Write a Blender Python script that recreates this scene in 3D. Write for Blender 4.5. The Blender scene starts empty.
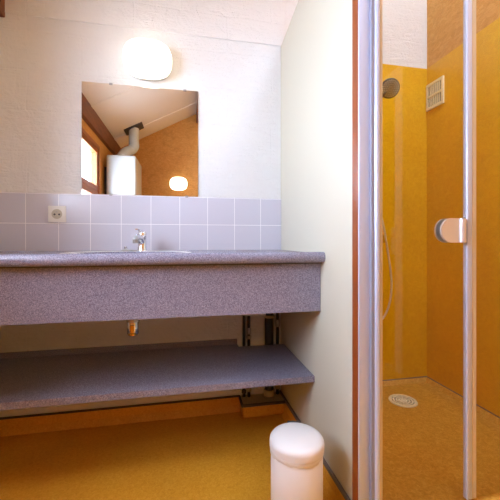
import bpy, bmesh, math, random
from math import sin, cos, pi, radians as R
from mathutils import Vector, Matrix
random.seed(4)
scene = bpy.context.scene
COL = scene.collection

# ------------------------------------------------------------------ camera, world, exposure
H = 0.945          # eye height
D = 1.80           # distance to the wash wall
cam = bpy.data.cameras.new('camera'); cam_o = bpy.data.objects.new('camera', cam); COL.objects.link(cam_o)
cam_o.location = (0, 0, H); cam_o.rotation_euler = (R(90), 0, R(-11.3))
cam.sensor_width = 36; cam.lens = 326/500*36; cam.shift_y = -0.02; cam.clip_start = 0.02
scene.camera = cam_o
world = bpy.data.worlds.new('world'); scene.world = world; world.use_nodes = True
wn = world.node_tree.nodes; wl = world.node_tree.links
bg = wn['Background']
bg.inputs['Color'].default_value = (0.62, 0.755, 1.0, 1)
bg.inputs['Strength'].default_value = 13.5
scene.view_settings.view_transform = 'Standard'; scene.view_settings.look = 'None'
scene.view_settings.gamma = 1; scene.view_settings.use_curve_mapping = False
scene.view_settings.exposure = 1.45
LAMP_STRENGTH = 1.25
# daylight enters by the window: a portal in the opening guides the sky sampling
pl = bpy.data.lights.new('window_portal', 'AREA'); pl.shape = 'RECTANGLE'; pl.size = 0.84; pl.size_y = 1.14
pl.cycles.is_portal = True
po = bpy.data.objects.new('window_portal', pl); COL.objects.link(po)
po.location = (-1.13, 0.53, H + 0.58); po.rotation_euler = (0, R(-90), 0)

pl2 = bpy.data.lights.new('added_roof_window_portal', 'AREA'); pl2.shape = 'RECTANGLE'; pl2.size = 0.70; pl2.size_y = 1.10  # portal for the added roof window that brings in extra daylight
pl2.cycles.is_portal = True
po2 = bpy.data.objects.new('added_roof_window_portal', pl2); COL.objects.link(po2)
_cz = H + D*.70 + .534*(1.02 + .477*D) + .17
po2.location = (1.02-.05, 0.425, _cz); po2.rotation_euler = (0, -math.atan(.534), 0)

# ------------------------------------------------------------------ materials
def new_mat(name):
    m = bpy.data.materials.new(name); m.use_nodes = True
    return m, m.node_tree.nodes, m.node_tree.links, m.node_tree.nodes['Principled BSDF']
def plain(name, col, rough=0.5, metal=0.0, spec=0.5):
    m, n, l, b = new_mat(name)
    b.inputs['Base Color'].default_value = (*col, 1); b.inputs['Roughness'].default_value = rough
    b.inputs['Metallic'].default_value = metal; b.inputs['Specular IOR Level'].default_value = spec
    return m
def srgb(r, g, b):
    return tuple(((c/255)/12.92 if c/255 <= .04045 else ((c/255+.055)/1.055)**2.4) for c in (r, g, b))
def ramp(n, l, src, stops):
    r = n.new('ShaderNodeValToRGB'); l.new(src, r.inputs[0])
    e = r.color_ramp.elements
    while len(e) > len(stops): e.remove(e[-1])
    while len(e) < len(stops): e.new(0.5)
    for k, (p, c) in enumerate(stops): e[k].position = p; e[k].color = (*c, 1)
    return r.outputs[0]
def noise(n, l, co, scale, detail=3, rough=.5, dist=0):
    t = n.new('ShaderNodeTexNoise'); t.inputs['Scale'].default_value = scale
    t.inputs['Detail'].default_value = detail; t.inputs['Roughness'].default_value = rough
    t.inputs['Distortion'].default_value = dist
    l.new(co, t.inputs['Vector']); return t.outputs['Fac']
def objco(n): return n.new('ShaderNodeTexCoord').outputs['Object']
def bump(n, l, b, h, dist, strength=1.0, prev=None):
    k = n.new('ShaderNodeBump'); k.inputs['Distance'].default_value = dist; k.inputs['Strength'].default_value = strength
    l.new(h, k.inputs['Height'])
    if prev: l.new(prev, k.inputs['Normal'])
    l.new(k.outputs[0], b.inputs['Normal']); return k.outputs[0]
def mixc(n, l, f, a, b_, mode='MIX'):
    m = n.new('ShaderNodeMix'); m.data_type = 'RGBA'; m.blend_type = mode
    for s, v in ((m.inputs['Factor'], f), (m.inputs['A'], a), (m.inputs['B'], b_)):
        if isinstance(v, (int, float)): s.default_value = v
        elif isinstance(v, tuple): s.default_value = (*v, 1)
        else: l.new(v, s)
    return m.outputs['Result']

def make_plaster(name, col, blocks=True):
    m, n, l, b = new_mat(name); co = objco(n)
    b.inputs['Roughness'].default_value = .75
    f = noise(n, l, co, 3.0, 4)
    c = ramp(n, l, f, [(.3, tuple(x*.96 for x in col)), (.7, col)])
    l.new(c, b.inputs['Base Color'])
    pr = None
    if blocks:
        mp = n.new('ShaderNodeMapping'); l.new(co, mp.inputs[0])
        mp.inputs['Rotation'].default_value = (R(90), 0, 0)
        # x along the wall, z up -> brick plane
        sx = n.new('ShaderNodeSeparateXYZ'); l.new(co, sx.inputs[0])
        cx = n.new('ShaderNodeCombineXYZ'); l.new(sx.outputs[0], cx.inputs[0]); l.new(sx.outputs[2], cx.inputs[1])
        # wobble
        w = n.new('ShaderNodeTexNoise'); w.inputs['Scale'].default_value = 4; l.new(co, w.inputs['Vector'])
        va = n.new('ShaderNodeVectorMath'); va.operation = 'MULTIPLY_ADD'; va.inputs[1].default_value = (.03, .03, 0)
        l.new(w.outputs['Color'], va.inputs[0]); l.new(cx.outputs[0], va.inputs[2])
        bt = n.new('ShaderNodeTexBrick'); l.new(va.outputs[0], bt.inputs['Vector'])
        bt.inputs['Scale'].default_value = 1; bt.inputs['Brick Width'].default_value = .5; bt.inputs['Row Height'].default_value = .2
        bt.inputs['Mortar Size'].default_value = .006; bt.inputs['Mortar Smooth'].default_value = .9
        bt.inputs['Color1'].default_value = (1, 1, 1, 1); bt.inputs['Color2'].default_value = (.9, .9, .9, 1); bt.inputs['Mortar'].default_value = (0, 0, 0, 1)
        pr = bump(n, l, b, bt.outputs['Color'], .0020, .6)
    pr = bump(n, l, b, noise(n, l, co, 14, 6, .7, .6), .014, .8, pr)
    # brush drags: stretched
    mp2 = n.new('ShaderNodeMapping'); l.new(co, mp2.inputs[0]); mp2.inputs['Scale'].default_value = (9, 9, 60)
    bump(n, l, b, noise(n, l, mp2.outputs[0], 1.5, 4, .7, .4), .0060, .8, pr)
    return m

def make_amber(name, cols, scale, bumpd=.0008, rough=.38):
    m, n, l, b = new_mat(name); co = objco(n)
    f1 = noise(n, l, co, scale, 4, .65, 1.2)
    f2 = noise(n, l, co, 2.2, 3, .5)
    c = ramp(n, l, f1, [(.32, cols[0]), (.5, cols[1]), (.68, cols[2])])
    c2 = ramp(n, l, f2, [(.3, (.86, .84, .8)), (.7, (1, 1, 1))])
    l.new(mixc(n, l, 1.0, c, c2, 'MULTIPLY'), b.inputs['Base Color'])
    b.inputs['Roughness'].default_value = rough
    bump(n, l, b, f1, bumpd, .5)
    return m

def make_laminate(name):
    m, n, l, b = new_mat(name); co = objco(n)
    f1 = noise(n, l, co, 330, 2, .6)
    c = ramp(n, l, f1, [(.32, srgb(102, 98, 118)), (.46, srgb(136, 132, 151)), (.55, srgb(144, 141, 160)), (.70, srgb(180, 178, 198))])
    l.new(c, b.inputs['Base Color']); b.inputs['Roughness'].default_value = .26
    bump(n, l, b, f1, .0002, .4)
    return m

def make_wood(name, a, b_, axis='Y', scale=14, rough=.45):
    m, n, l, b = new_mat(name); co = objco(n)
    mp = n.new('ShaderNodeMapping'); l.new(co, mp.inputs[0])
    s = {'X': (1, 9, 9), 'Y': (9, 1, 9), 'Z': (9, 9, 1)}[axis]; mp.inputs['Scale'].default_value = s
    f = noise(n, l, mp.outputs[0], scale/4, 5, .6, 1.5)
    l.new(ramp(n, l, f, [(.3, a), (.7, b_)]), b.inputs['Base Color'])
    b.inputs['Roughness'].default_value = rough
    bump(n, l, b, f, .001, .4)
    return m

def make_osb(name):
    m, n, l, b = new_mat(name); co = objco(n)
    v = n.new('ShaderNodeTexVoronoi'); v.inputs['Scale'].default_value = 48
    mp = n.new('ShaderNodeMapping'); l.new(co, mp.inputs[0]); mp.inputs['Scale'].default_value = (1, 1, 1.9); mp.inputs['Rotation'].default_value = (.5, .4, .6)
    d = n.new('ShaderNodeTexNoise'); d.inputs['Scale'].default_value = 9; d.inputs['Detail'].default_value = 3; l.new(mp.outputs[0], d.inputs['Vector'])
    va = n.new('ShaderNodeVectorMath'); va.operation = 'MULTIPLY_ADD'; va.inputs[1].default_value = (.12, .12, .12)
    l.new(d.outputs['Color'], va.inputs[0]); l.new(mp.outputs[0], va.inputs[2]); l.new(va.outputs[0], v.inputs['Vector'])
    sp = n.new('ShaderNodeSeparateColor'); l.new(v.outputs['Color'], sp.inputs[0])
    c = ramp(n, l, sp.outputs[0], [(0, srgb(206, 146, 66)), (.5, srgb(214, 154, 76)), (1, srgb(220, 164, 88))])
    f = noise(n, l, co, 7, 5, .7, 1.5)
    c3 = ramp(n, l, f, [(.32, (.82, .78, .72)), (.5, (1, 1, 1))])
    l.new(mixc(n, l, .8, c, c3, 'MULTIPLY'), b.inputs['Base Color']); b.inputs['Roughness'].default_value = .6
    bump(n, l, b, sp.outputs[0], .0008, .4)
    return m

def make_tile(name, x0, z0, s, g=.0032):
    m, n, l, b = new_mat(name); co = objco(n)
    sx = n.new('ShaderNodeSeparateXYZ'); l.new(co, sx.inputs[0])
    def line(src, off):
        a = n.new('ShaderNodeMath'); a.operation = 'SUBTRACT'; l.new(src, a.inputs[0]); a.inputs[1].default_value = off - 50*s
        d = n.new('ShaderNodeMath'); d.operation = 'PINGPONG'; l.new(a.outputs[0], d.inputs[0]); d.inputs[1].default_value = s/2
        k = n.new('ShaderNodeMath'); k.operation = 'LESS_THAN'; l.new(d.outputs[0], k.inputs[0]); k.inputs[1].default_value = g/2
        return k.outputs[0]
    mx = n.new('ShaderNodeMath'); mx.operation = 'MAXIMUM'; l.new(line(sx.outputs[0], x0), mx.inputs[0]); l.new(line(sx.outputs[2], z0), mx.inputs[1])
    l.new(mixc(n, l, mx.outputs[0], srgb(212, 210, 220), srgb(248, 246, 248)), b.inputs['Base Color'])
    r = n.new('ShaderNodeMath'); r.operation = 'MULTIPLY_ADD'; l.new(mx.outputs[0], r.inputs[0]); r.inputs[1].default_value = .5; r.inputs[2].default_value = .22
    l.new(r.outputs[0], b.inputs['Roughness'])
    inv = n.new('ShaderNodeMath'); inv.operation = 'SUBTRACT'; inv.inputs[0].default_value = 1; l.new(mx.outputs[0], inv.inputs[1])
    bump(n, l, b, inv.outputs[0], .0008, .5)
    return m

def make_pane(name, tint=(1, 1, 1)):
    m, n, l, b = new_mat(name); n.remove(b)
    t = n.new('ShaderNodeBsdfTransparent'); t.inputs[0].default_value = (*tint, 1)
    g = n.new('ShaderNodeBsdfGlossy'); g.inputs['Roughness'].default_value = 0.0
    lw = n.new('ShaderNodeLayerWeight'); lw.inputs['Blend'].default_value = .5
    pw = n.new('ShaderNodeMath'); pw.operation = 'POWER'; l.new(lw.outputs['Facing'], pw.inputs[0]); pw.inputs[1].default_value = 5
    f = n.new('ShaderNodeMath'); f.operation = 'MULTIPLY_ADD'; l.new(pw.outputs[0], f.inputs[0]); f.inputs[1].default_value = .92; f.inputs[2].default_value = .04
    mx = n.new('ShaderNodeMixShader'); l.new(f.outputs[0], mx.inputs[0]); l.new(t.outputs[0], mx.inputs[1]); l.new(g.outputs[0], mx.inputs[2])
    l.new(mx.outputs[0], n['Material Output'].inputs['Surface'])
    return m

def emit(name, col, s):
    m, n, l, b = new_mat(name)
    b.inputs['Base Color'].default_value = (.9, .9, .88, 1)
    b.inputs['Emission Color'].default_value = (*col, 1); b.inputs['Emission Strength'].default_value = s
    b.inputs['Roughness'].default_value = .3
    return m

M = {}
M['plaster'] = make_plaster('white painted block wall', srgb(240, 239, 236))
M['partition'] = plain('cream painted panel', srgb(212, 204, 182), .42)
M['ceiling'] = plain('white ceiling panel', srgb(236, 230, 216), .6)
M['osb'] = make_osb('chipboard')
AM = [srgb(228, 156, 36), srgb(240, 172, 50), srgb(248, 188, 74)]
M['vinyl'] = make_amber('amber vinyl floor', AM, 95)
AS = [srgb(230, 172, 4), srgb(236, 180, 10), srgb(241, 189, 24)]
M['shower_wall'] = make_amber('amber shower lining', AS, 34, .0003, .34)
AF = [srgb(190, 132, 38), srgb(208, 150, 52), srgb(224, 172, 80)]
M['shower_floor'] = make_amber('amber shower floor', AF, 55, .0008, .4)
M['laminate'] = make_laminate('speckled lavender laminate')
M['tile'] = make_tile('pale lavender tile', -.1799*D, H+.046*D, .0825*D)
M['ceramic'] = plain('white ceramic', (.86, .85, .83), .1)
M['chrome'] = plain('chrome', (.82, .82, .84), .09, 1)
M['steel'] = plain('dull steel', (.45, .44, .42), .35, 1)
M['brass'] = plain('brass', srgb(206, 168, 84), .25, 1)
M['alu'] = plain('satin aluminium', srgb(206, 214, 238), .34, .25)
M['alu_light'] = plain('pearl aluminium', srgb(232, 228, 226), .28, .6)
M['alu_tan'] = plain('champagne plastic seal', srgb(216, 196, 160), .45)
M['dark_seal'] = plain('grey seal', srgb(150, 150, 165), .5)
M['trim_wood'] = make_wood('reddish brown stained wood', srgb(136, 60, 14), srgb(158, 78, 24), 'Z')
M['beam'] = make_wood('dark stained beam', srgb(96, 52, 30), srgb(132, 78, 46), 'Y')
M['window_wood'] = make_wood('orange brown window wood', srgb(150, 88, 44), srgb(178, 112, 62), 'Y')
M['black'] = plain('black pipe', (.02, .02, .022), .35)
M['darkgrey'] = plain('dark grey', (.06, .055, .05), .5)
M['white_plastic'] = plain('white plastic', srgb(240, 239, 232), .35)
M['cream_plastic'] = plain('cream plastic', srgb(240, 228, 190), .4)
M['boiler'] = plain('white enamel', srgb(206, 210, 204), .25)
M['mirror'] = plain('mirror silver', (.93, .93, .93), 0.0, 1)
M['glass_edge'] = plain('glass edge', srgb(160, 180, 172), .2)
M['bin'] = plain('white enamelled metal', srgb(238, 234, 230), .3)
M['bag'] = plain('pale bin liner', srgb(228, 222, 212), .4)
M['socket_well_shade'] = plain('socket recess shade', srgb(196, 190, 172), .5)  # shade of the socket recess put into the colour
M['skirt'] = plain('grey brown skirting strip', srgb(126, 112, 104), .5)
M['dirt'] = plain('dark dusty joint', srgb(84, 74, 62), .8)
M['dusty'] = plain('dusty mortar', srgb(186, 170, 138), .9)
M['lamp'] = emit('lit opal glass', (1.0, .86, .66), LAMP_STRENGTH)
M['pane'] = make_pane('clear pane')
M['shower_glass'] = make_pane('clear shower glass', (.97, .985, .975))
M['drainm'] = plain('drain grate', srgb(236, 224, 186), .35, .1)
M['grey_plastic'] = plain('dark silver handset', srgb(92, 80, 62), .35, .2)

# ------------------------------------------------------------------ mesh builder
class MB:
    def __init__(s): s.bm = bmesh.new()
    def box(s, x0, x1, y0, y1, z0, z1, bev=0, seg=2):
        vs = [s.bm.verts.new((x, y, z)) for x in (x0, x1) for y in (y0, y1) for z in (z0, z1)]
        fs = [s.bm.faces.new([vs[i] for i in f]) for f in ((0, 1, 3, 2), (4, 6, 7, 5), (0, 4, 5, 1), (2, 3, 7, 6), (0, 2, 6, 4), (1, 5, 7, 3))]
        if bev:
            es = list({e for f in fs for e in f.edges})
            bmesh.ops.bevel(s.bm, geom=es, offset=bev, segments=seg, affect='EDGES', profile=.5)
        return s
    def prism(s, pts, axis, a, b, bev=0):
        """pts: outline in the two remaining axes (in order), extruded on axis from a to b"""
        def mk(p, t):
            if axis == 'X': return (t, p[0], p[1])
            if axis == 'Y': return (p[0], t, p[1])
            return (p[0], p[1], t)
        v0 = [s.bm.verts.new(mk(p, a)) for p in pts]; v1 = [s.bm.verts.new(mk(p, b)) for p in pts]
        n = len(pts); fs = [s.bm.faces.new(v0), s.bm.faces.new(v1[::-1])]
        for i in range(n): fs.append(s.bm.faces.new((v0[i], v1[i], v1[(i+1) % n], v0[(i+1) % n])))
        if bev:
            es = list({e for f in fs[:2] for e in f.edges})
            bmesh.ops.bevel(s.bm, geom=es, offset=bev, segments=2, affect='EDGES')
        return s
    def rings(s, rings, cap0=True, cap1=True, closed=True):
        vr = [[s.bm.verts.new(p) for p in r] for r in rings]
        n = len(vr[0])
        for a, b in zip(vr, vr[1:]):
            for i in range(n): s.bm.faces.new((a[i], a[(i+1) % n], b[(i+1) % n], b[i]))
        if cap0: s.bm.faces.new(vr[0][::-1])
        if cap1: s.bm.faces.new(vr[-1])
        return s
    def lathe(s, prof, origin=(0, 0, 0), direction=(0, 0, 1), n=32, sx=1, sy=1, cap=True, power=2.0):
        """prof: (r, h) pairs along direction"""
        q = Vector(direction).normalized().to_track_quat('Z', 'Y'); o = Vector(origin)
        rs = []
        for r, h in prof:
            ring = []
            for k in range(n):
                t = 2*pi*k/n; c, si = cos(t), sin(t)
                c = math.copysign(abs(c)**(2/power), c); si = math.copysign(abs(si)**(2/power), si)
                ring.append(o + q @ Vector((r*c*sx, r*si*sy, h)))
            rs.append(ring)
        return s.rings(rs, cap, cap)
    def cyl(s, p0, p1, r, n=20, r1=None):
        p0, p1 = Vector(p0), Vector(p1)
        return s.lathe([(r, 0), (r if r1 is None else r1, (p1-p0).length)], p0, p1-p0, n)
    def tube(s, pts, r, n=14, smooth=True):
        P = [Vector(p) for p in pts]
        if smooth and len(P) > 2:
            Q = []
            for i in range(len(P)-1):
                a = P[max(i-1, 0)]; b = P[i]; c = P[i+1]; d = P[min(i+2, len(P)-1)]
                for k in range(8):
                    t = k/8
                    Q.append(.5*((2*b)+(c-a)*t+(2*a-5*b+4*c-d)*t*t+(3*b-a-3*c+d)*t**3))
            Q.append(P[-1]); P = Q
        rs = []; prev = None
        for i, p in enumerate(P):
            d = (P[min(i+1, len(P)-1)]-P[max(i-1, 0)]).normalized()
            if prev is None:
                u = d.orthogonal().normalized()
            else:
                u = (prev - d*prev.dot(d)).normalized()
            prev = u; w = d.cross(u)
            rr = r(i/(len(P)-1)) if callable(r) else r
            rs.append([p + (u*cos(2*pi*k/n)+w*sin(2*pi*k/n))*rr for k in range(n)])
        return s.rings(rs)
    def build(s, name, mat, parent=None, smooth=None, offset=None):
        bmesh.ops.recalc_face_normals(s.bm, faces=s.bm.faces)
        if offset: bmesh.ops.translate(s.bm, vec=-Vector(offset), verts=s.bm.verts)
        me = bpy.data.meshes.new(name); s.bm.to_mesh(me); s.bm.free()
        me.materials.append(mat)
        if smooth is not None:
            me.shade_smooth(); me.set_sharp_from_angle(angle=R(smooth))
        o = bpy.data.objects.new(name, me); COL.objects.link(o)
        if parent: o.parent = parent
        return o

def tag(o, label=None, cat=None, group=None, kind=None):
    if label: o['label'] = label
    if cat: o['category'] = cat
    if group: o['group'] = group
    if kind: o['kind'] = kind
    return o
def thing(name, label, cat, loc=(0, 0, 0), group=None):
    o = bpy.data.objects.new(name, None); COL.objects.link(o); o.location = loc; o.empty_display_size = .05
    return tag(o, label, cat, group)
def struct(mb, name, mat, parent=None, smooth=None, label=None):
    o = mb.build(name, mat, parent, smooth)
    if parent is None: o['kind'] = 'structure'
    if label: o['label'] = label
    return o

# ------------------------------------------------------------------ plan of the room (metres)
XL = -.499*D; XP = .30*D; XR = .833*D; YF = -.63*D; YD = .515*D
PT = .035                                   # partition thickness
ZS = H - .488*D                             # shower floor
ZT = H + .596*D                             # top of amber lining
def ceil_z(x): return H + D*.70 + .534*(x + .477*D)
WY0, WY1, WZ0, WZ1 = -.10, .60*D, H+.10*D, H+.545*D   # window opening

# floor and shell
struct(MB().box(XL-.3, XR+.1, YF-.1, D+.1, -.1, 0), 'floor', M['vinyl'], label='mottled amber vinyl floor')
struct(MB().box(XP+PT-.001, XR, YD-.075, D, 0, ZS), 'floor_shower', M['shower_floor'], label='mottled amber shower floor, one step up')
T = .1
def gable(y0, y1):
    return MB().prism([(XL-.3, 0), (XR+T, 0), (XR+T, ceil_z(XR+T)+.05), (XL-.3, ceil_z(XL-.3)+.05)], 'Y', y0, y1)
ZL = H + .617*D
wb = gable(D, D+T)
wb.prism([(XL, ZL), (XP+.02, ZL), (XP+.02, ceil_z(XP+.02)), (XL, ceil_z(XL))], 'Y', D-.008, D)
struct(wb, 'wall_back', M['plaster'], label='white painted rough block wall')
struct(gable(YF-T, YF), 'wall_front', M['osb'], label='chipboard gable wall facing the mirror')
wl_ = MB()
for (y0, y1, z0, z1) in ((YF, WY0, 0, ceil_z(XL)), (WY0, WY1, 0, WZ0), (WY0, WY1, WZ1, ceil_z(XL))):
    wl_.box(XL-.3, XL, y0, y1, z0, z1)
struct(wl_, 'wall_left', M['osb'], label='chipboard wall with the small window')
struct(MB().box(XL-.3, XL, WY1, D, 0, ceil_z(XL)), 'wall_left_plaster', M['plaster'], label='rough white painted end of the window wall')
DY0, DY1, DH = -1.03, -.205, 2.14           # door opening in the right wall
wr = MB()
for (y0, y1, z0, z1) in ((YF, DY0, 0, ceil_z(XR)), (DY1, D, 0, ceil_z(XR)), (DY0, DY1, DH, ceil_z(XR))):
    wr.box(XR, XR+T, y0, y1, z0, z1)
struct(wr, 'wall_right', M['osb'], label='chipboard wall above the shower lining')
cm = MB()
SX0, SX1, SY0, SY1 = .72, 1.32, -.10, .95      # opening for the added roof window
def slab(a, b, y0, y1): cm.prism([(a, ceil_z(a)), (b, ceil_z(b)), (b, ceil_z(b)+.12), (a, ceil_z(a)+.12)], 'Y', y0, y1)
slab(XL-.3, SX0, YF-T, D+T); slab(SX1, XR+T, YF-T, D+T); slab(SX0, SX1, YF-T, SY0); slab(SX0, SX1, SY1, D+T)
for yy in (-.75, .27, 1.29):
    cm.prism([(XL, ceil_z(XL)-.006), (.65, ceil_z(.65)-.006), (.65, ceil_z(.65)), (XL, ceil_z(XL))], 'Y', yy-.035, yy+.035)
struct(cm, 'ceiling', M['ceiling'], label='sloping white boarded ceiling with cover strips')
struct(MB().box(XL-.02, -.478*D, YF, D, H+.603*D, H+.705*D, .006), 'trim_1', M['beam'], label='dark wooden eaves beam')
struct(MB().box(.087*D, .087*D+.09, YF, D-.01, ceil_z(.087*D)-.13, ceil_z(.087*D)+.02, .004), 'trim_2', M['beam'], label='dark wooden purlin under the ceiling')

# partition beside the washstand with its brown end post
pm = MB().prism([(.945, 0), (D, 0), (D, H+.616*D), (.945, H+.70*D)], 'X', XP, XP+PT)
struct(pm, 'wall_partition', M['partition'], label='cream painted panel partition')
struct(MB().box(XP-.006, XP+PT, .9395, .976, 0, H+.72*D, .002), 'trim_3', M['trim_wood'], label='reddish brown end post of the partition')

# shower lining
sl = MB().box(XP+PT, XR-.012, D-.012, D, ZS, ZT)
struct(sl, 'wall_shower_back', M['shower_wall'], label='amber shower lining on the back wall')
struct(MB().box(XR-.012, XR, YD-.03, D, ZS, ZT), 'wall_shower_right', M['shower_wall'], label='amber shower lining on the right wall')
struct(MB().box(XP+PT, XP+PT+.006, YD+.03, D-.012, ZS, ZT), 'wall_shower_left', M['shower_wall'], label='amber shower lining on the partition')
cv = MB()
cv.prism([(D-.012, ZS), (D-.012, ZS+.02), (D-.016, ZS+.02), (D-.04, ZS)], 'X', XP+PT, XR-.012)
cv.prism([(XR-.012, ZS), (XR-.012, ZS+.02), (XR-.016, ZS+.02), (XR-.04, ZS)], 'Y', YD, D-.012)
struct(cv, 'trim_4', M['shower_floor'], label='coved edge of the shower floor')
cs = MB().box(XP+PT, XR-.012, D-.0145, D-.012, ZS+.02, ZS+.026).box(XR-.0145, XR-.012, YD, D-.012, ZS+.02, ZS+.026)
struct(cs, 'trim_5', M['skirt'], label='dark joint above the shower cove')

# coved vinyl skirtings in the room
BZ = H - .4855*D
XB = .166*D
b = MB().prism([(D, 0), (D, BZ), (D-.006, BZ), (D-.010, .03), (D-.03, 0)], 'X', XL, XB+.01)
struct(b, 'baseboard_back', M['vinyl'], label='vinyl turned up the wall under the shelf')
b = MB().prism([(XP, 0), (XP, BZ), (XP-.006, BZ), (XP-.010, .03), (XP-.03, 0)], 'Y', YD, D)
struct(b, 'baseboard_right', M['vinyl'], label='vinyl turned up along the cream partition')
b = MB().prism([(XL, 0), (XL, BZ), (XL+.006, BZ), (XL+.010, .03), (XL+.03, 0)], 'Y', YF, D)
struct(b, 'baseboard_left', M['vinyl'], label='vinyl turned up along the chipboard wall')
struct(MB().box(XL, XB, D-.009, D, BZ, BZ+.008), 'trim_6', M['dirt'], label='dark joint above the turned-up vinyl')
struct(MB().box(XP-.010, XP, YD, D, BZ-.002, BZ+.012), 'trim_7', M['skirt'], label='grey strip along the foot of the partition')
YB = .939*D
struct(MB().box(XB, XP-.006, YB, D, 0, BZ-.006, .012), 'trim_8', M['vinyl'], label='low vinyl covered box under the pipes')
tt = MB().box(XB-.002, XP-.006, YB-.003, D, BZ-.008, BZ+.003)
struct(tt, 'trim_9', M['dusty'], label='dusty top of the box where the pipes enter')
struct(MB().box(XB-.005, XP-.006, YB-.006, YB+.004, BZ-.006, BZ+.006).box(XB-.006, XB+.004, YB, D, BZ-.006, BZ+.006), 'trim_10', M['dirt'], label='dark edging strip round the top of the box')

# tiles above the worktop
TZ = H + .130*D
tl = MB().box(XL, XP, D-.009, D, H-.04*D, TZ, .001)
struct(tl, 'wall_back_tiles', M['tile'], label='two rows of square pale lavender tiles')

# ------------------------------------------------------------------ window
w = struct(MB(), 'window_1', M['window_wood']) if False else None
wm = MB()
def frame_yz(mb, x0, x1, y0, y1, z0, z1, t, bev=.003):
    mb.box(x0, x1, y0, y1, z0, z0+t, bev).box(x0, x1, y0, y1, z1-t, z1, bev)
    mb.box(x0, x1, y0, y0+t, z0+t, z1-t, bev).box(x0, x1, y1-t, y1, z0+t, z1-t, bev)
frame_yz(wm, XL-.07, XL+.012, WY0-.03, WY1+.03, WZ0-.03, WZ1+.012, .04)
wm.box(XL-.07, XL-.002, WY0, WY1, H+.285*D-.014, H+.285*D+.006, .002)
win = struct(wm, 'window_1', M['window_wood'], label='small orange brown wooden window')
MB().box(XL-.298, XL-.07, WY0, WY0+.012, WZ0, WZ1).box(XL-.298, XL-.07, WY1-.012, WY1, WZ0, WZ1).box(XL-.298, XL-.07, WY0+.012, WY1-.012, WZ0, WZ0+.012).box(XL-.298, XL-.07, WY0+.012, WY1-.012, WZ1-.012, WZ1).build('reveal', M['white_plastic'], win)
ZM = H+.285*D
for (a, b_) in ((WZ0+.011, ZM-.012), (ZM+.004, WZ1-.029)):
    sm = MB(); frame_yz(sm, XL-.055, XL+.004, WY0+.011, WY1-.011, a, b_, .045)
    sh_ = sm.build('sash', M['window_wood'], win)
    MB().box(XL-.026, XL-.022, WY0+.05, WY1-.05, a+.04, b_-.04).build('pane', M['pane'], sh_)
MB().box(XL-.02, XL+.03, WY0-.05, WY1+.05, WZ0-.05, WZ0-.028, .004).build('sill', M['window_wood'], win)
ZQ = H+.40*D
hh = MB().box(XL+.004, XL+.010, WY1-.045, WY1-.025, ZQ-.05, ZQ+.05, .003)
hh.tube([(XL+.010, WY1-.035, ZQ), (XL+.035, WY1-.035, ZQ), (XL+.040, WY1-.035, ZQ-.02), (XL+.040, WY1-.035, ZQ-.11)], .007)
hh.build('window_handle', M['steel'], win, 40)

# roof window added out of view above the shower front for more daylight
fm = MB()
for (a, b_, y0, y1) in ((SX0-.03, SX0+.03, SY0-.03, SY1+.03), (SX1-.03, SX1+.03, SY0-.03, SY1+.03), (SX0+.03, SX1-.03, SY0-.03, SY0+.03), (SX0+.03, SX1-.03, SY1-.03, SY1+.03)):
    fm.prism([(a, ceil_z(a)-.01), (b_, ceil_z(b_)-.01), (b_, ceil_z(b_)+.14), (a, ceil_z(a)+.14)], 'Y', y0, y1)
win2 = struct(fm, 'added_roof_window', M['window_wood'], label='unseen wooden roof window added in the sloping ceiling for extra daylight')
MB().prism([(SX0, ceil_z(SX0)+.10), (SX1, ceil_z(SX1)+.10), (SX1, ceil_z(SX1)+.104), (SX0, ceil_z(SX0)+.104)], 'Y', SY0, SY1).build('pane', M['pane'], win2)

# ------------------------------------------------------------------ door in the right wall (seen only as a faint reflection)
dm = MB()
dm.box(XR-.012, XR+.06, DY0-.03, DY0+.04, 0, DH+.04, .003).box(XR-.012, XR+.06, DY1-.04, DY1+.03, 0, DH+.04, .003).box(XR-.012, XR+.06, DY0+.04, DY1-.04, DH-.04, DH+.04, .003)
door = struct(dm, 'door_1', M['cream_plastic'], label='cream door frame in the right wall')
MB().box(XR+.012, XR+.052, DY0+.042, DY1-.042, .008, DH-.042, .003).build('door_leaf', M['shower_wall'], door)
MB().box(XR+.004, XR+.012, DY1-.11, DY1-.065, .84, 1.04, .003).build('door_plate', M['alu_light'], door)
MB().tube([(XR+.004, DY1-.087, .97), (XR-.04, DY1-.087, .97), (XR-.048, DY1-.10, .97), (XR-.048, DY1-.20, .97)], .009).build('door_handle', M['chrome'], door, 40)

# ------------------------------------------------------------------ vanity worktop
ZW = H - .026*D; YW = .662*D; TW = .042
BX, BY, BA, BBk = -.235, 1.475, .265, .185      # basin centre and half axes
vt = thing('vanity_worktop', 'long speckled lavender-grey worktop with rounded front edge under the tiles', 'worktop', (0, 0, 0))
m = MB()
# rounded front nose (postformed), runs the full length
prof = []
r = TW/2
for k in range(13):
    a = pi/2 + pi*k/12
    prof.append((YW + r*.8 + r*.8*cos(a), ZW - r + r*sin(a)))
prof += [(YW+.06, ZW-TW), (YW+.06, ZW-.008), (YW+.045, ZW-.008), (YW+.033, ZW-.001)]
ZS_ = ZW - .008        # the surface lies a little below the anti-drip lip
m.prism(prof, 'X', XL+.001, XP-.001)
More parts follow.
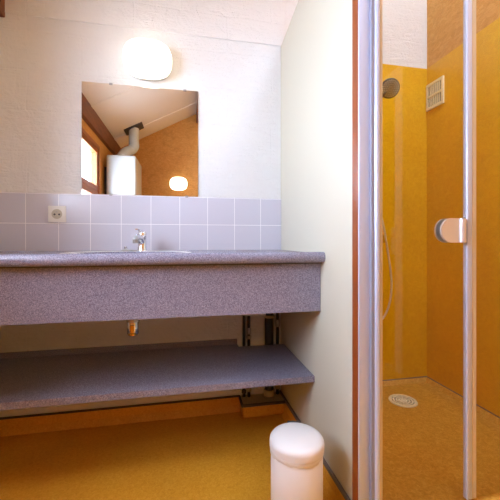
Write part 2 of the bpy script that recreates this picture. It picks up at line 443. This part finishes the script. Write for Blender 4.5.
# slab with an oval opening
x0, x1, y0, y1 = XL+.001, XP-.001, YW+.06, D-.0095
N = 96
inner, outer = [], []
angs = [2*pi*k/N for k in range(N)]
for c in ((x0, y0), (x1, y0), (x1, y1), (x0, y1)):
    angs.append(math.atan2(c[1]-BY, c[0]-BX) % (2*pi))
angs = sorted(set(round(a, 6) for a in angs))
for a in angs:
    c, s_ = cos(a), sin(a)
    rr = 1/math.sqrt((c/(BA-.02))**2+(s_/(BBk-.02))**2); inner.append((BX+rr*c, BY+rr*s_))
    t = min([((x1-BX)/c if c > 1e-9 else (x0-BX)/c if c < -1e-9 else 1e9), ((y1-BY)/s_ if s_ > 1e-9 else (y0-BY)/s_ if s_ < -1e-9 else 1e9)])
    outer.append((BX+t*c, BY+t*s_))
def ring(pts, z): return [(p[0], p[1], z) for p in pts]
m.rings([ring(inner, ZS_), ring(outer, ZS_), ring(outer, ZW-TW+.004), ring(inner, ZW-TW+.004), ring(inner, ZS_)], False, False)
bmesh.ops.remove_doubles(m.bm, verts=m.bm.verts, dist=1e-5)
m.build('worktop', M['laminate'], vt, 35)
ZF = H - .160*D; YFa = .688*D
MB().box(XL+.001, XP-.001, YFa, YFa+.018, ZF, ZW-TW, .001).build('fascia', M['laminate'], vt)
MB().box(XL+.001, XP-.001, YFa-.012, YFa, ZW-TW-.006, ZW-TW).build('painted_shadow_strip', M['darkgrey'], vt)  # dark strip standing in for the shadow groove under the nose
for bx in (-.70, .10):
    MB().box(bx, bx+.03, YFa+.018, D-.01, ZW-TW-.09, ZW-TW-.0, .002).build('bracket', M['white_plastic'], vt)

# basin
bs = thing('washbasin', 'white oval inset basin let into the worktop', 'washbasin', (BX, BY, ZS_))
m = MB()
pr = [(1.0, 0.0), (1.0, .0015), (.985, .0025), (.955, .0025), (.93, .001), (.90, -.012), (.84, -.06), (.70, -.115), (.45, -.14), (.18, -.148), (.08, -.150)]
pro = [(.08, -.158), (.45, -.150), (.72, -.125), (.87, -.065), (.915, -.01), (.92, -.002)]
N = 64
rs = [[(BA*q*cos(2*pi*k/N), BBk*q*sin(2*pi*k/N), z) for k in range(N)] for q, z in pr]
rs2 = [[(BA*q*cos(2*pi*k/N), BBk*q*sin(2*pi*k/N), z) for k in range(N)] for q, z in pro]
allr = rs + rs2 + [rs[0]]
m.rings(allr, False, False); bmesh.ops.remove_doubles(m.bm, verts=m.bm.verts, dist=1e-5)
m.build('bowl', M['ceramic'], bs, 40)
MB().lathe([(.001, -.1495), (.024, -.1495), (.024, -.1465), (.018, -.1465), (.016, -.149), (.001, -.149)], n=32).build('waste_outlet', M['chrome'], bs, 40)

# waste trap under the basin
TX, TY = -.219, 1.475
tr = thing('bottle_trap', 'brass and chrome bottle trap hanging below the fascia', 'drain trap', (TX, TY, H-.411))
m = MB().lathe([(.004, .0), (.017, .001), (.0245, .010), (.0255, .035), (.0255, .088), (.022, .095), (.004, .097)], n=32)
m.build('trap_cup', M['chrome'], tr, 40)
MB().lathe([(.0262, .060), (.0285, .062), (.0285, .076), (.0262, .078)], n=10).build('union_nut', M['steel'], tr)
MB().lathe([(.0105, .005), (.0165, .006), (.0165, .014), (.0105, .015)], (0, -.0135, 0), n=20).build('cleaning_cap', M['brass'], tr)
MB().box(-.008, .008, -.0285, -.022, .014, .052, .003).build('brass_strip', M['brass'], tr)
MB().cyl((0, 0, .095), (0, 0, .198), .016).build('tailpiece', M['chrome'], tr, 40)
MB().tube([(0.01, .0, .080), (.06, .0, .082), (.12, .10, .07), (.40, .25, .03), (.655, .285, .0)], .015).build('waste_pipe', M['white_plastic'], tr, 40)

# tap
FX, FY = -.205, 1.675
tp = thing('mixer_tap', 'chrome single-lever mixer tap behind the basin', 'tap', (FX, FY, ZS_))
m = MB().lathe([(.026, 0), (.026, .004), (.023, .008), (.020, .03), (.0195, .07), (.021, .075)], n=32)
m.build('tap_body', M['chrome'], tp, 40)
def spr(t): return .0155 - .003*t
MB().tube([(0, .0, .040), (-.006, -.04, .064), (-.012, -.09, .068), (-.015, -.118, .062)], spr, 18).build('spout', M['chrome'], tp, 50)
MB().lathe([(.0125, 0), (.0125, .016), (.010, .018)], (-.0155, -.113, .040), n=20).build('aerator', M['steel'], tp, 40)
m = MB().lathe([(.021, .077), (.0215, .085), (.019, .094), (.010, .099)], n=28)
m.build('lever_cap', M['chrome'], tp, 50)
m = MB().prism([(-.008, .088), (.030, .098), (.062, .104), (.062, .108), (.028, .104), (-.008, .098)], 'X', -.009, .009, .002)
bmesh.ops.rotate(m.bm, verts=m.bm.verts, cent=(0, 0, 0), matrix=Matrix.Rotation(R(180-18), 3, 'Z'))
m.build('lever', M['chrome'], tp)
# plug
sp = thing('sink_plug', 'small chrome basin plug lying on the worktop beside the tap', 'plug', (-.285, 1.685, ZS_))
MB().lathe([(.016, 0), (.021, .003), (.021, .007), (.006, .010), (.006, .014)], n=28).build('plug_disc', M['steel'], sp, 40)
MB().lathe([(.003, .013), (.007, .016), (.008, .020), (.005, .024), (.001, .025)], n=16).build('plug_knob', M['chrome'], sp, 50)
MB().tube([(0.018, .005, .005), (.030, .012, .004), (.038, .004, .003), (.048, .010, .003)], .0025, 8).build('chain', M['steel'], sp, 50)

# ------------------------------------------------------------------ shelf
ZH = H - .320*D; TH = .027
sh = thing('undershelf', 'wide speckled grey shelf under the washstand, right end cut back for the pipes', 'shelf', (0, 0, 0))
XN = .158*D
pts = [(XL+.001, .723*D), (XP-.001, .723*D), (XP-.001, D-.062), (XN, D-.062), (XN, D-.001), (XL+.001, D-.001)]
MB().prism(pts, 'Z', ZH-TH, ZH, .0012).build('shelf_board', M['laminate'], sh)
tag(MB().box(XL+.001, XN, D-.018, D-.001, ZH, ZH+.026, .001).build('upstand', M['laminate'], sh), 'low upstand along the back')

# ------------------------------------------------------------------ pipes
def pipe(name, x, y, rad, z0, z1, label, group=None, fit=(), cat='pipe', mat='black'):
    t = thing(name, label, cat, (x, y, z0), group)
    MB().cyl((0, 0, 0), (0, 0, z1-z0), rad, 20).build('pipe_run', M[mat], t, 40)
    for (nm, zz, h, k, mt) in fit:
        mb = MB().lathe([(rad*1.0, zz-h/2), (rad*k, zz-h/2+.003), (rad*k, zz+h/2-.003), (rad*1.0, zz+h/2)], n=24)
        if nm == 'valve':
            mb.cyl((0, -rad, zz), (0, -rad*2.6, zz), rad*.6, 12)
        mb.build(nm, M[mt], t, 40)
    return t
Z0 = BZ+.004; Z1 = ZW-TW-.01
pipe('water_pipe', .322, 1.782, .0085, Z0, Z1, 'slim black water pipe nearest the shelf upstand', fit=[('clip', .03, .02, 1.5, 'dirt')])
pipe('water_pipe', .349, 1.778, .0085, Z0, Z1, 'slim black water pipe with a metal valve, beside the fat pipe', fit=[('valve', .365, .035, 1.5, 'steel'), ('union', .33, .018, 1.7, 'steel'), ('clip', .04, .022, 1.6, 'dusty')])
pipe('waste_pipe', .4615, 1.766, .025, Z0, Z1, 'fat black waste pipe between the slim water pipes', fit=[('collar', .445, .016, 1.25, 'dusty'), ('socket', .02, .035, 1.2, 'dusty')])
pipe('water_pipe', .514, 1.778, .0085, Z0, Z1, 'slim black water pipe in the corner by the cream partition', fit=[('valve', .40, .04, 1.5, 'steel'), ('clip', .04, .022, 1.6, 'dusty')])

# ------------------------------------------------------------------ mirror
MX0, MX1, MZ0, MZ1 = -.286*D, .039*D, TZ+.001, H+.4485*D
mi = thing('wall_mirror', 'square frameless mirror clipped to the white block wall', 'mirror', (.5*(MX0+MX1), D, MZ0))
cx = .5*(MX0+MX1)
MB().box(MX0-cx, MX1-cx, -.007, -.003, 0, MZ1-MZ0).build('mirror_glass', M['mirror'], mi)
MB().box(MX0-cx, MX1-cx, -.0029, -.0005, 0, MZ1-MZ0).build('backing', M['glass_edge'], mi)
for (xx, zz) in ((MX0+.14, MZ1), (MX1-.07, MZ1), (MX0+.14, MZ0), (MX1-.06, MZ0)):
    z = zz-MZ0
    MB().box(xx-cx-.008, xx-cx+.008, -.010, -.0005, z-.006, z+.004, .001).build('clip', M['steel'], mi)

# ------------------------------------------------------------------ wall lamps
def wall_lamp(loc, rot, label):
    t = thing('wall_lamp', label, 'wall lamp', loc, 'oval wall lamps'); t.rotation_euler = (0, 0, rot)
    # local: wall at y = 0, light towards -y
    MB().lathe([(.90, 0), (.93, .004), (.95, .034), (.90, .038)], direction=(0, -1, 0), n=48, sx=.118, sy=.092, power=2.7).build('base_plate', M['white_plastic'], t, 40)
    pr = [(.90, .036), (.98, .040), (1.0, .050), (.975, .072), (.90, .090), (.76, .102), (.5, .109), (.2, .111)]
    MB().lathe(pr, direction=(0, -1, 0), n=56, sx=.121, sy=.096, power=2.7).build('diffuser', M['lamp'], t, 60)
    return t
wall_lamp((-.104*D, D-.001, H+.515*D), 0, 'lit oval white wall lamp above the mirror')
wall_lamp((-.048*D, YF+.001, H+.437*D), pi, 'lit oval wall lamp on the chipboard wall, seen in the mirror')

# ------------------------------------------------------------------ socket
sk = thing('power_socket', 'square cream wall socket on the upper tile row', 'power socket', (-.3475*D, D-.0092, H+.072*D))
MB().box(-.041, .041, -.009, 0, -.041, .041, .004).build('cover_plate', M['white_plastic'], sk, 40)
MB().lathe([(.0245, .0088), (.0245, .0092), (.001, .0092)], direction=(0, -1, 0), n=32).build('socket_well_shade', M['socket_well_shade'], sk, 40)  # flat disc, its darker colour stands in for shade in the recess
MB().lathe([(.0285, .0088), (.0285, .0105), (.0245, .0105), (.0245, .0088)], direction=(0, -1, 0), n=32, cap=False).build('rim', M['white_plastic'], sk, 40)
for x in (-.0105, .0105):
    MB().cyl((x, -.0090, -.002), (x, -.0097, -.002), .0048, 14).build('contact_hole', M['darkgrey'], sk)
MB().cyl((0, -.009, .010), (0, -.017, .010), .0032, 12).build('earth_pin', M['steel'], sk)

# ------------------------------------------------------------------ pedal bin
bn = thing('pedal_bin', 'small white round pedal bin with domed lid by the partition', 'bin', (.357, 1.012, 0))
RB = .084
MB().lathe([(RB*.96, .012), (RB, .016), (RB, .268), (RB*.97, .272), (RB*.9, .270), (RB*.9, .03), (.01, .028)], n=48).build('body', M['bin'], bn, 40)
MB().lathe([(RB*.98, 0), (RB*1.03, .004), (RB*1.03, .014), (RB*.96, .016)], n=48).build('base_ring', M['darkgrey'], bn, 40)
MB().lathe([(RB*1.0, .274), (RB*1.045, .275), (RB*1.05, .290), (RB*1.04, .298), (RB*.98, .305), (RB*.8, .3105), (RB*.4, .314), (.004, .3145)], n=56).build('lid', M['bin'], bn, 50)
m = MB(); N = 72; rs = []
random.seed(7)
ph = [random.uniform(0, 6.28) for _ in range(4)]
for (rr, z, amp) in ((RB*1.0, .274, .0), (RB*1.025, .272, .0008), (RB*1.035, .266, .0015), (RB*1.012, .259, .0028)):
    ring_ = []
    for k in range(N):
        a = 2*pi*k/N
        wv = sin(3*a+ph[0])*.5+sin(7*a+ph[1])*.3+sin(17*a+ph[2])*.2
        ring_.append(((rr+amp*.5*sin(23*a))*cos(a), (rr+amp*.5*sin(23*a))*sin(a), z+wv*amp*1.6))
    rs.append(ring_)
m.rings(rs, False, False).build('liner_bag', M['bag'], bn, 60)
m = MB().box(-.024, .024, RB*.98, RB+.012, .235, .304, .003)
bmesh.ops.rotate(m.bm, verts=m.bm.verts, cent=(0, 0, 0), matrix=Matrix.Rotation(R(-14), 3, 'Z'))
m.build('hinge', M['darkgrey'], bn)
m = MB().box(-.020, .020, -RB-.045, -RB+.01, .006, .014, .003)
bmesh.ops.rotate(m.bm, verts=m.bm.verts, cent=(0, 0, 0), matrix=Matrix.Rotation(R(-40), 3, 'Z'))
m.build('pedal', M['darkgrey'], bn)
m = MB().box(-RB-.010, -RB+.004, -.02, .02, .02, .085, .002)
bmesh.ops.rotate(m.bm, verts=m.bm.verts, cent=(0, 0, 0), matrix=Matrix.Rotation(R(15), 3, 'Z'))
m.build('lift_rod', M['darkgrey'], bn)

# ------------------------------------------------------------------ boiler and flue (seen in the mirror)
BLY1 = 2*D - 2.15*D; BLY0 = BLY1 - .50; BLX1 = -.30*D
bo = thing('boiler', 'white wall-hung boiler on the chipboard wall, reflected in the mirror', 'boiler', (XL, BLY0, 1.15))
hb = H+.529*D-1.15
MB().box(.042, BLX1-XL, 0, BLY1-BLY0, 0, hb, .022, 4).build('casing', M['boiler'], bo, 40)
MB().box(BLX1-XL, BLX1-XL+.008, .04, BLY1-BLY0-.04, .06, .16, .002).build('control_panel', M['darkgrey'], bo)
MB().box(.001, .045, .10, BLY1-BLY0-.10, .08, hb-.12, .002).build('mounting_plate', M['darkgrey'], bo)
fl = thing('flue_pipe', 'white bent flue pipe rising from the boiler to the ceiling', 'flue', (0, 0, 0))
fx, fy = -.345*D, 2*D-2.375*D
x2, y2, z2 = -.415*D, 2*D-2.32*D, 1.15+hb
P = [(x2, y2, z2+.002), (x2, y2, z2+.03), (x2+.01, y2-.005, z2+.07), (x2+.045, y2-.02, z2+.115), (fx-.035, fy+.01, z2+.16), (fx, fy, z2+.21), (fx, fy, z2+.27), (fx, fy, ceil_z(fx)-.002)]
MB().tube(P, .061, 24).build('elbow_pipe', M['boiler'], fl, 50)
MB().cyl((x2, y2, z2+.001), (x2, y2, z2+.02), .068, 28).build('flue_collar', M['white_plastic'], fl, 40)
m = MB().box(-.12, .12, -.11, .11, -.008, -.0005, .002)
bmesh.ops.rotate(m.bm, verts=m.bm.verts, cent=(0, 0, 0), matrix=Matrix.Rotation(-math.atan(.534), 3, 'Y'))
bmesh.ops.translate(m.bm, verts=m.bm.verts, vec=(fx, fy, ceil_z(fx)))
m.build('ceiling_plate', M['darkgrey'], fl)

# ------------------------------------------------------------------ shower: door, screen, profiles
ZG0, ZG1 = ZS+.012, H+.75*D
def xat(u, y=YD):
    a = (u-250)/326; return (cos(R(11.3))*a+sin(R(11.3)))/(-sin(R(11.3))*a+cos(R(11.3)))*y
xa, xb, xc, xd = xat(358.5), xat(382), xat(466), xat(475.5)
pf = thing('shower_wall_profile', 'stepped silver aluminium upright fixing the shower door to the partition', 'shower frame', (0, 0, 0))
MB().box(XP-.0065, xat(371), .933, .9388, 0, ZG1, .002, 3).build('wall_channel', M['alu'], pf, 40)
MB().box(xat(370.8), xat(374), YD-.004, YD+.018, ZS, ZG1).build('groove_seal', M['dark_seal'], pf)
m = MB().lathe([(xat(379.5)*.5-xat(373.5)*.5, ZS), (xat(379.5)*.5-xat(373.5)*.5, ZG1)], (.5*xat(373.5)+.5*xat(379.5), YD+.003, 0), n=24, sy=1.3)
m.build('pivot_tube', M['alu'], pf, 40)
MB().box(xat(379), xb, YD-.004, YD+.012, ZS, ZG1, .002).build('glazing_seal', M['alu_tan'], pf)
dr = thing('shower_door', 'clear glass shower door leaf with half-round pearl handle', 'shower door', (xb, YD, 0))
MB().box(0, xc-xb, 0, .006, ZG0, ZG1).build('door_glass', M['shower_glass'], dr)
MB().box(xc-xb-.001, xat(471)-xb, -.006, .012, ZG0, ZG1, .003, 3).build('edge_profile', M['alu'], dr, 40)
# handle: half-round plate with a cylindrical grip at its right edge
hx = xat(467, YD-.014)-xb; hz = H + .018*D; hr = .046; hl = .062
t_ = .845
zc = H + (240-230.5)/326*(YD-.014)/.85
pts = []
hr = .040
x_r = hx; x_l = xat(441.5, YD-.014)-xb
cxh = x_l+hr
for k in range(25):
    a = pi/2 + pi*k/24
    pts.append((cxh+hr*cos(a), zc+hr*sin(a)))
pts += [(x_r, zc-hr), (x_r, zc+hr)]
MB().prism(pts, 'Y', -.014, -.007, .002).build('handle_plate', M['alu_light'], dr, 40)
MB().prism(pts, 'Y', .012, .018, .002).build('handle_plate', M['alu_light'], dr, 40)
gx = x_r-.018
MB().cyl((gx, -.014, zc-hr+.001), (gx, -.014, zc+hr-.001), .011, 28).build('handle_grip', M['alu_light'], dr, 40)
MB().box(cxh-.01, cxh+.01, -.007, 0, zc-.012, zc+.012, .002).build('handle_spacer', M['alu'], dr)

sc_ = thing('shower_screen', 'clear glass side panel of the shower right of the door handle', 'shower screen', (xat(471), YD, 0))
o = xat(471)
MB().box(.0005, xd-o, -.004, .010, ZG0, ZG1, .002).build('magnetic_seal', M['alu_tan'], sc_)
MB().box(xd-o, XR-.035-o, 0, .006, ZG0, ZG1).build('screen_glass', M['shower_glass'], sc_)
MB().box(XR-.035-o, XR-.012-o, -.010, .016, ZS, ZG1, .002).build('wall_channel', M['alu'], sc_)

# shower set
RX = .595*D; RY = D-.012
ss = thing('hand_shower', 'dark silver hand shower on its rail with a hose loop', 'shower head', (RX, RY, 0))
MB().cyl((0, -.045, ZS+1.0), (0, -.045, ZS+1.72), .010).build('slide_rail', M['chrome'], ss, 40)
for z in (1.0, 1.72):
    MB().cyl((0, -.001, ZS+z), (0, -.045, ZS+z), .012).build('rail_bracket', M['chrome'], ss, 40)
hzz = H + (240-89)/326*.865*D/.893
# head centre in local coordinates
HX = xat(390.5, .865*D)-RX; HY = .865*D-RY
hd = Vector((HX, HY, hzz))
nd = Vector((-.24, -.86, -.44)).normalized()      # face direction, towards the room
MB().lathe([(.003, -.002), (.043, -.002), (.050, -.006), (.051, -.014), (.040, -.024), (.018, -.032), (.004, -.034)], hd, nd, 36).build('spray_head', M['grey_plastic'], ss, 40)
q = nd.to_track_quat('Z', 'Y')
m = MB()
for rr, nn in ((0.009, 6), (.020, 12), (.031, 18), (.040, 24)):
    for k in range(nn):
        c = hd + q @ Vector((rr*cos(2*pi*k/nn), rr*sin(2*pi*k/nn), -.003))
        m.cyl(c, c+nd*.0038, .0032, 6)
m.build('nozzles', M['cream_plastic'], ss)
sock = Vector((0.0, -.075, hzz-.135))
MB().tube([hd-nd*.022+Vector((0, 0, -.01)), hd-nd*.02+Vector((-.045, .03, -.05)), sock+Vector((0, 0, .02)), sock+Vector((-.005, 0, -.04))], lambda t: .014-.003*t).build('grip', M['grey_plastic'], ss, 50)
MB().box(-.016, .016, -.095, -.03, hzz-.16, hzz-.12, .006).build('slider', M['chrome'], ss, 40)
MB().box(-.09, .09, -.07, -.02, ZS+.86, ZS+.91, .012, 3).build('mixer_bar', M['chrome'], ss, 40)
def hp(u, v, y=.94*D):
    a = (u-250)/326; dY = -sin(R(11.3))*a+cos(R(11.3))
    return (xat(u, y)-RX, y-RY, H+(240-v)/326*y/dY)
hs = [tuple(sock+Vector((-.005, 0, -.04))), hp(368, 150), hp(377, 200), hp(383, 224), hp(387.5, 250), hp(391, 275), hp(391.3, 290), hp(389, 305), hp(383, 318), hp(375, 320), hp(368, 300), (0, -.045, ZS+.85)]
MB().tube(hs, .0062, 12).build('hose', M['alu_light'], ss, 50)

# vent grille on the right shower wall
ve = thing('vent_grille', 'cream slotted vent grille high on the amber shower wall', 'vent', (XR-.012, .952*D, H+.49*D))
m = MB(); W2, H2 = .067, .080
ys = [-W2, -W2+.014]; 
m.box(-.010, 0, -W2, W2, H2-.016, H2).box(-.010, 0, -W2, W2, -H2, -H2+.016).box(-.010, 0, -W2, W2, -.006, .006)
m.box(-.010, 0, -W2, -W2+.014, -H2+.016, -.006).box(-.010, 0, W2-.014, W2, -H2+.016, -.006).box(-.010, 0, -W2, -W2+.014, .006, H2-.016).box(-.010, 0, W2-.014, W2, .006, H2-.016)
n = 7; step = (2*W2-.028)/n
for k in range(1, n):
    y = -W2+.014+k*step
    m.box(-.009, 0, y-.0030, y+.0030, -H2+.016, -.006).box(-.009, 0, y-.0030, y+.0030, .006, H2-.016)
m.build('grille', M['cream_plastic'], ve)
MB().box(-.0025, -.0002, -W2+.01, W2-.01, -H2+.012, H2-.012).build('dark_opening', M['black'], ve)

# drain
dn = thing('shower_drain', 'round cream drain grate set in the shower floor', 'drain', (.648*D, .878*D, ZS))
MB().lathe([(.070, 0), (.073, .001), (.071, .005), (.058, .006), (.056, .002)], n=48, cap=False).build('rim', M['drainm'], dn, 40)
MB().lathe([(.0575, .0004), (.0575, .0016)], n=40).build('dark_well', M['darkgrey'], dn)
m = MB()
for r0, r1 in ((.044, .052), (.030, .037), (.016, .023)):
    m.lathe([(r0, .002), (r0, .0055), (r1, .0055), (r1, .002)], n=40, cap=False)
m.lathe([(.001, .002), (.009, .002), (.009, .0055), (.001, .0055)], n=20)
for k in range(12):
    a = 2*pi*k/12; c, s2 = cos(a), sin(a)
    m.tube([(c*.008, s2*.008, .004), (c*.057, s2*.057, .004)], .0022, 6)
m.build('grate', M['drainm'], dn)
